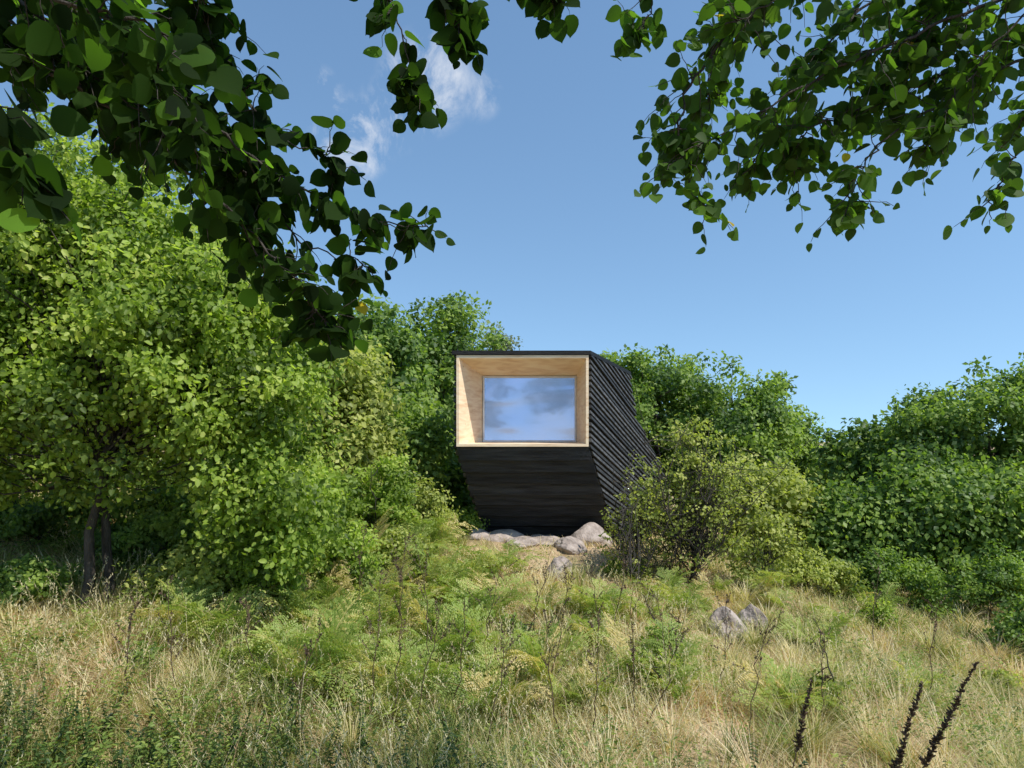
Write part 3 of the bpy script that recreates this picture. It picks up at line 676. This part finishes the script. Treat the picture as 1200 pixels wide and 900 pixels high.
# ---------------------------------------------------------------- dry stalks
def stalk(p0, p1, kind, label):
    base = np.asarray(p0, float); base[2] = float(gz(base[0], base[1]))-0.02
    top = np.asarray(p1, float); L = np.linalg.norm(top-base)
    g = Geo(); cv = curve(base, top, 0.015 if kind else 0.05, 12, wig=0.003 if kind else 0.012)-base
    g.tube(cv, np.linspace(0.007, 0.002, 12), 5, 0.4)
    if kind == 1:
        s0 = 0.62
        m = int(L*(1-s0)/0.0022); t = rng.uniform(s0, 1, m); a = np.arange(m)*2.4
        B = np.stack([np.interp(t, np.linspace(0, 1, 12), cv[:, q]) for q in range(3)], 1)
        q_ = (t-s0)/(1-s0)
        D = np.stack([np.cos(a), np.sin(a), np.full(m, 0.7)], 1)+rng.normal(0, .3, (m, 3))
        g.leaves(B, D, rng.normal(0, 1, (m, 3)), 0.042*(1.1-0.7*q_)*rng.uniform(.4, 1.3, m), np.full(m, 0.015), rng.uniform(0, .5, m), 'lo')
    else:
        for k in range(8):
            u = rng.uniform(0.45, 0.95); b = np.array([np.interp(u, np.linspace(0, 1, 12), cv[:, q]) for q in range(3)])
            tp = b+np.array([rng.normal(0, .07), rng.normal(0, .07), rng.uniform(.06, .2)])*L
            g.tube(curve(b, tp, .08, 4), [.0025, .002, .0015, .001], 4, .4)
            m = 16; t = rng.uniform(.4, 1, m)[:, None]; B = b+(tp-b)*t
            g.leaves(B, rng.normal(0, 1, (m, 3))+[0, 0, .8], rng.normal(0, 1, (m, 3)), np.full(m, .024), np.full(m, .012), rng.uniform(0, .9, m), 'lo')
    o = obj('dry_flower_stalk', g.mesh('dry_flower_stalk', M_dry), label=label, cat='plant', group='dry flower stalks in the grass'); o.location = base
d_ = 4.0
stalk(at(975, 1020, d_), at(1142, 776, d_), 1, 'dark brown dried flower spike leaning in the grass')
stalk(at(980, 1020, d_), at(1082, 800, d_), 1, 'dark brown dried flower spike leaning in the grass')
stalk(at(905, 940, 4.8), at(952, 795, 4.8), 1, 'dark brown dried flower spike leaning in the grass')
for (a_, b_, c_, e_, dd2) in [(455, 770, 470, 655, 6.4), (430, 790, 445, 690, 6.4), (480, 790, 520, 700, 6.4), (570, 800, 598, 735, 6), (750, 800, 805, 700, 6.6), (745, 790, 742, 690, 6.8), (205, 810, 195, 680, 6.4), (150, 800, 160, 700, 6.4), (640, 760, 668, 665, 7.2), (715, 720, 738, 640, 9), (345, 830, 380, 740, 6), (1020, 720, 1035, 655, 10), (840, 760, 850, 690, 7.6), (620, 720, 650, 640, 8.5), (410, 700, 425, 620, 8.5), (465, 720, 480, 625, 8.5), (690, 790, 700, 720, 6.4), (530, 770, 545, 690, 6.8), (880, 780, 905, 715, 6.8), (960, 790, 965, 730, 6.8), (300, 780, 290, 690, 6.8), (560, 760, 590, 660, 7.4), (500, 760, 490, 650, 7.4), (700, 740, 690, 660, 8.6), (780, 760, 770, 690, 7.6), (1090, 760, 1100, 700, 8), (660, 800, 640, 720, 6.4)]:
    stalk(at(a_, b_, dd2), at(c_, e_, dd2), 0, 'thin brown dried weed stalk rising from the grass')

# ---------------------------------------------------------------- light, sky, camera
sun_dir = Vector((0.60, -0.42, 1.0)).normalized()
sl = bpy.data.lights.new('sun', 'SUN'); sl.energy = 5.0; sl.angle = math.radians(0.5); sl.color = (1, 0.97, 0.91)
so = bpy.data.objects.new('sun', sl); COL.objects.link(so); so.rotation_euler = sun_dir.to_track_quat('Z', 'Y').to_euler(); so.location = (10, -5, 20)
wd_ = bpy.data.worlds.new('World'); scene.world = wd_; wd_.use_nodes = True
nt = wd_.node_tree; nt.nodes.clear(); N = nt.nodes; Lk = nt.links
out = N.new('ShaderNodeOutputWorld'); bg = N.new('ShaderNodeBackground'); bg.inputs[1].default_value = 0.15
sky = N.new('ShaderNodeTexSky'); sky.sky_type = 'NISHITA'; sky.sun_disc = False
sky.sun_elevation = math.asin(sun_dir.z); sky.sun_rotation = math.atan2(sun_dir.x, sun_dir.y)
sky.air_density = 1.1; sky.dust_density = 0.1; sky.ozone_density = 2.5
tc = N.new('ShaderNodeTexCoord')
va = N.new('ShaderNodeVectorMath'); va.operation = 'ADD'; va.inputs[1].default_value = (0, 0, 0.18)
vn = N.new('ShaderNodeVectorMath'); vn.operation = 'NORMALIZE'
Lk.new(tc.outputs['Generated'], va.inputs[0]); Lk.new(va.outputs[0], vn.inputs[0]); Lk.new(vn.outputs[0], sky.inputs[0])
tm = N.new('ShaderNodeMix'); tm.data_type = 'RGBA'; tm.blend_type = 'MULTIPLY'; tm.inputs[0].default_value = 1.0
Lk.new(sky.outputs[0], tm.inputs[6]); tm.inputs[7].default_value = (1.24, 1.36, 1.32, 1)
nz = N.new('ShaderNodeTexNoise'); nz.inputs['Scale'].default_value = 13; nz.inputs['Detail'].default_value = 10; nz.inputs['Roughness'].default_value = 0.68; nz.inputs['Distortion'].default_value = 0.5
mpw = N.new('ShaderNodeMapping'); mpw.inputs['Rotation'].default_value = (0, 0.7, 0); mpw.inputs['Scale'].default_value = (1, 1, 0.5)
Lk.new(tc.outputs['Generated'], mpw.inputs[0]); Lk.new(mpw.outputs[0], nz.inputs['Vector'])
cr = ramp(nt, [(0.46, (0, 0, 0)), (0.70, (1, 1, 1))]); Lk.new(nz.outputs[0], cr.inputs[0])
def lobe(v, a, b, amp=1.0):
    v = Vector(v).normalized()
    dp = N.new('ShaderNodeVectorMath'); dp.operation = 'DOT_PRODUCT'; dp.inputs[1].default_value = v
    vv = N.new('ShaderNodeVectorMath'); vv.operation = 'NORMALIZE'; Lk.new(tc.outputs['Generated'], vv.inputs[0])
    Lk.new(vv.outputs[0], dp.inputs[0])
    mr = N.new('ShaderNodeMapRange'); mr.interpolation_type = 'SMOOTHSTEP'; mr.inputs[1].default_value = a; mr.inputs[2].default_value = b; mr.inputs[4].default_value = amp
    Lk.new(dp.outputs['Value'], mr.inputs[0]); return mr
def cdir(px, py): return ((px-600)/F, 1, (HZ-py)/F)
acc = None
for (dv, a_, b_, am) in [(cdir(500, 98), .9975, .9998, 1), (cdir(412, 165), .9980, .9998, .9), (cdir(372, 112), .9992, 1.0, .8), (cdir(560, 112), .9993, 1.0, .5), (cdir(460, 135), .9985, 1.0, .7), ((0.05, -1, 0.12), .93, .99, 1.0)]:
    l = lobe(dv, a_, b_, am)
    if acc is None: acc = l.outputs[0]
    else:
        mm = N.new('ShaderNodeMath'); mm.operation = 'MAXIMUM'; Lk.new(acc, mm.inputs[0]); Lk.new(l.outputs[0], mm.inputs[1]); acc = mm.outputs[0]
ml = N.new('ShaderNodeMath'); ml.operation = 'MULTIPLY'; Lk.new(cr.outputs[0], ml.inputs[0]); Lk.new(acc, ml.inputs[1])
mc = N.new('ShaderNodeMix'); mc.data_type = 'RGBA'; Lk.new(ml.outputs[0], mc.inputs[0]); Lk.new(tm.outputs[2], mc.inputs[6]); mc.inputs[7].default_value = (6.5, 6.6, 6.8, 1)
Lk.new(mc.outputs[2], bg.inputs[0]); Lk.new(bg.outputs[0], out.inputs[0])

cam = bpy.data.cameras.new('camera'); co = bpy.data.objects.new('camera', cam); COL.objects.link(co)
co.location = (0, 0, EYE); co.rotation_euler = (math.radians(90), 0, 0)
cam.lens = 24; cam.sensor_width = 36; cam.shift_y = (HZ-450)/1200; cam.clip_start = 0.05; cam.clip_end = 3000
scene.camera = co
scene.view_settings.view_transform = 'Standard'
scene.view_settings.look = 'None'
scene.view_settings.exposure = 0
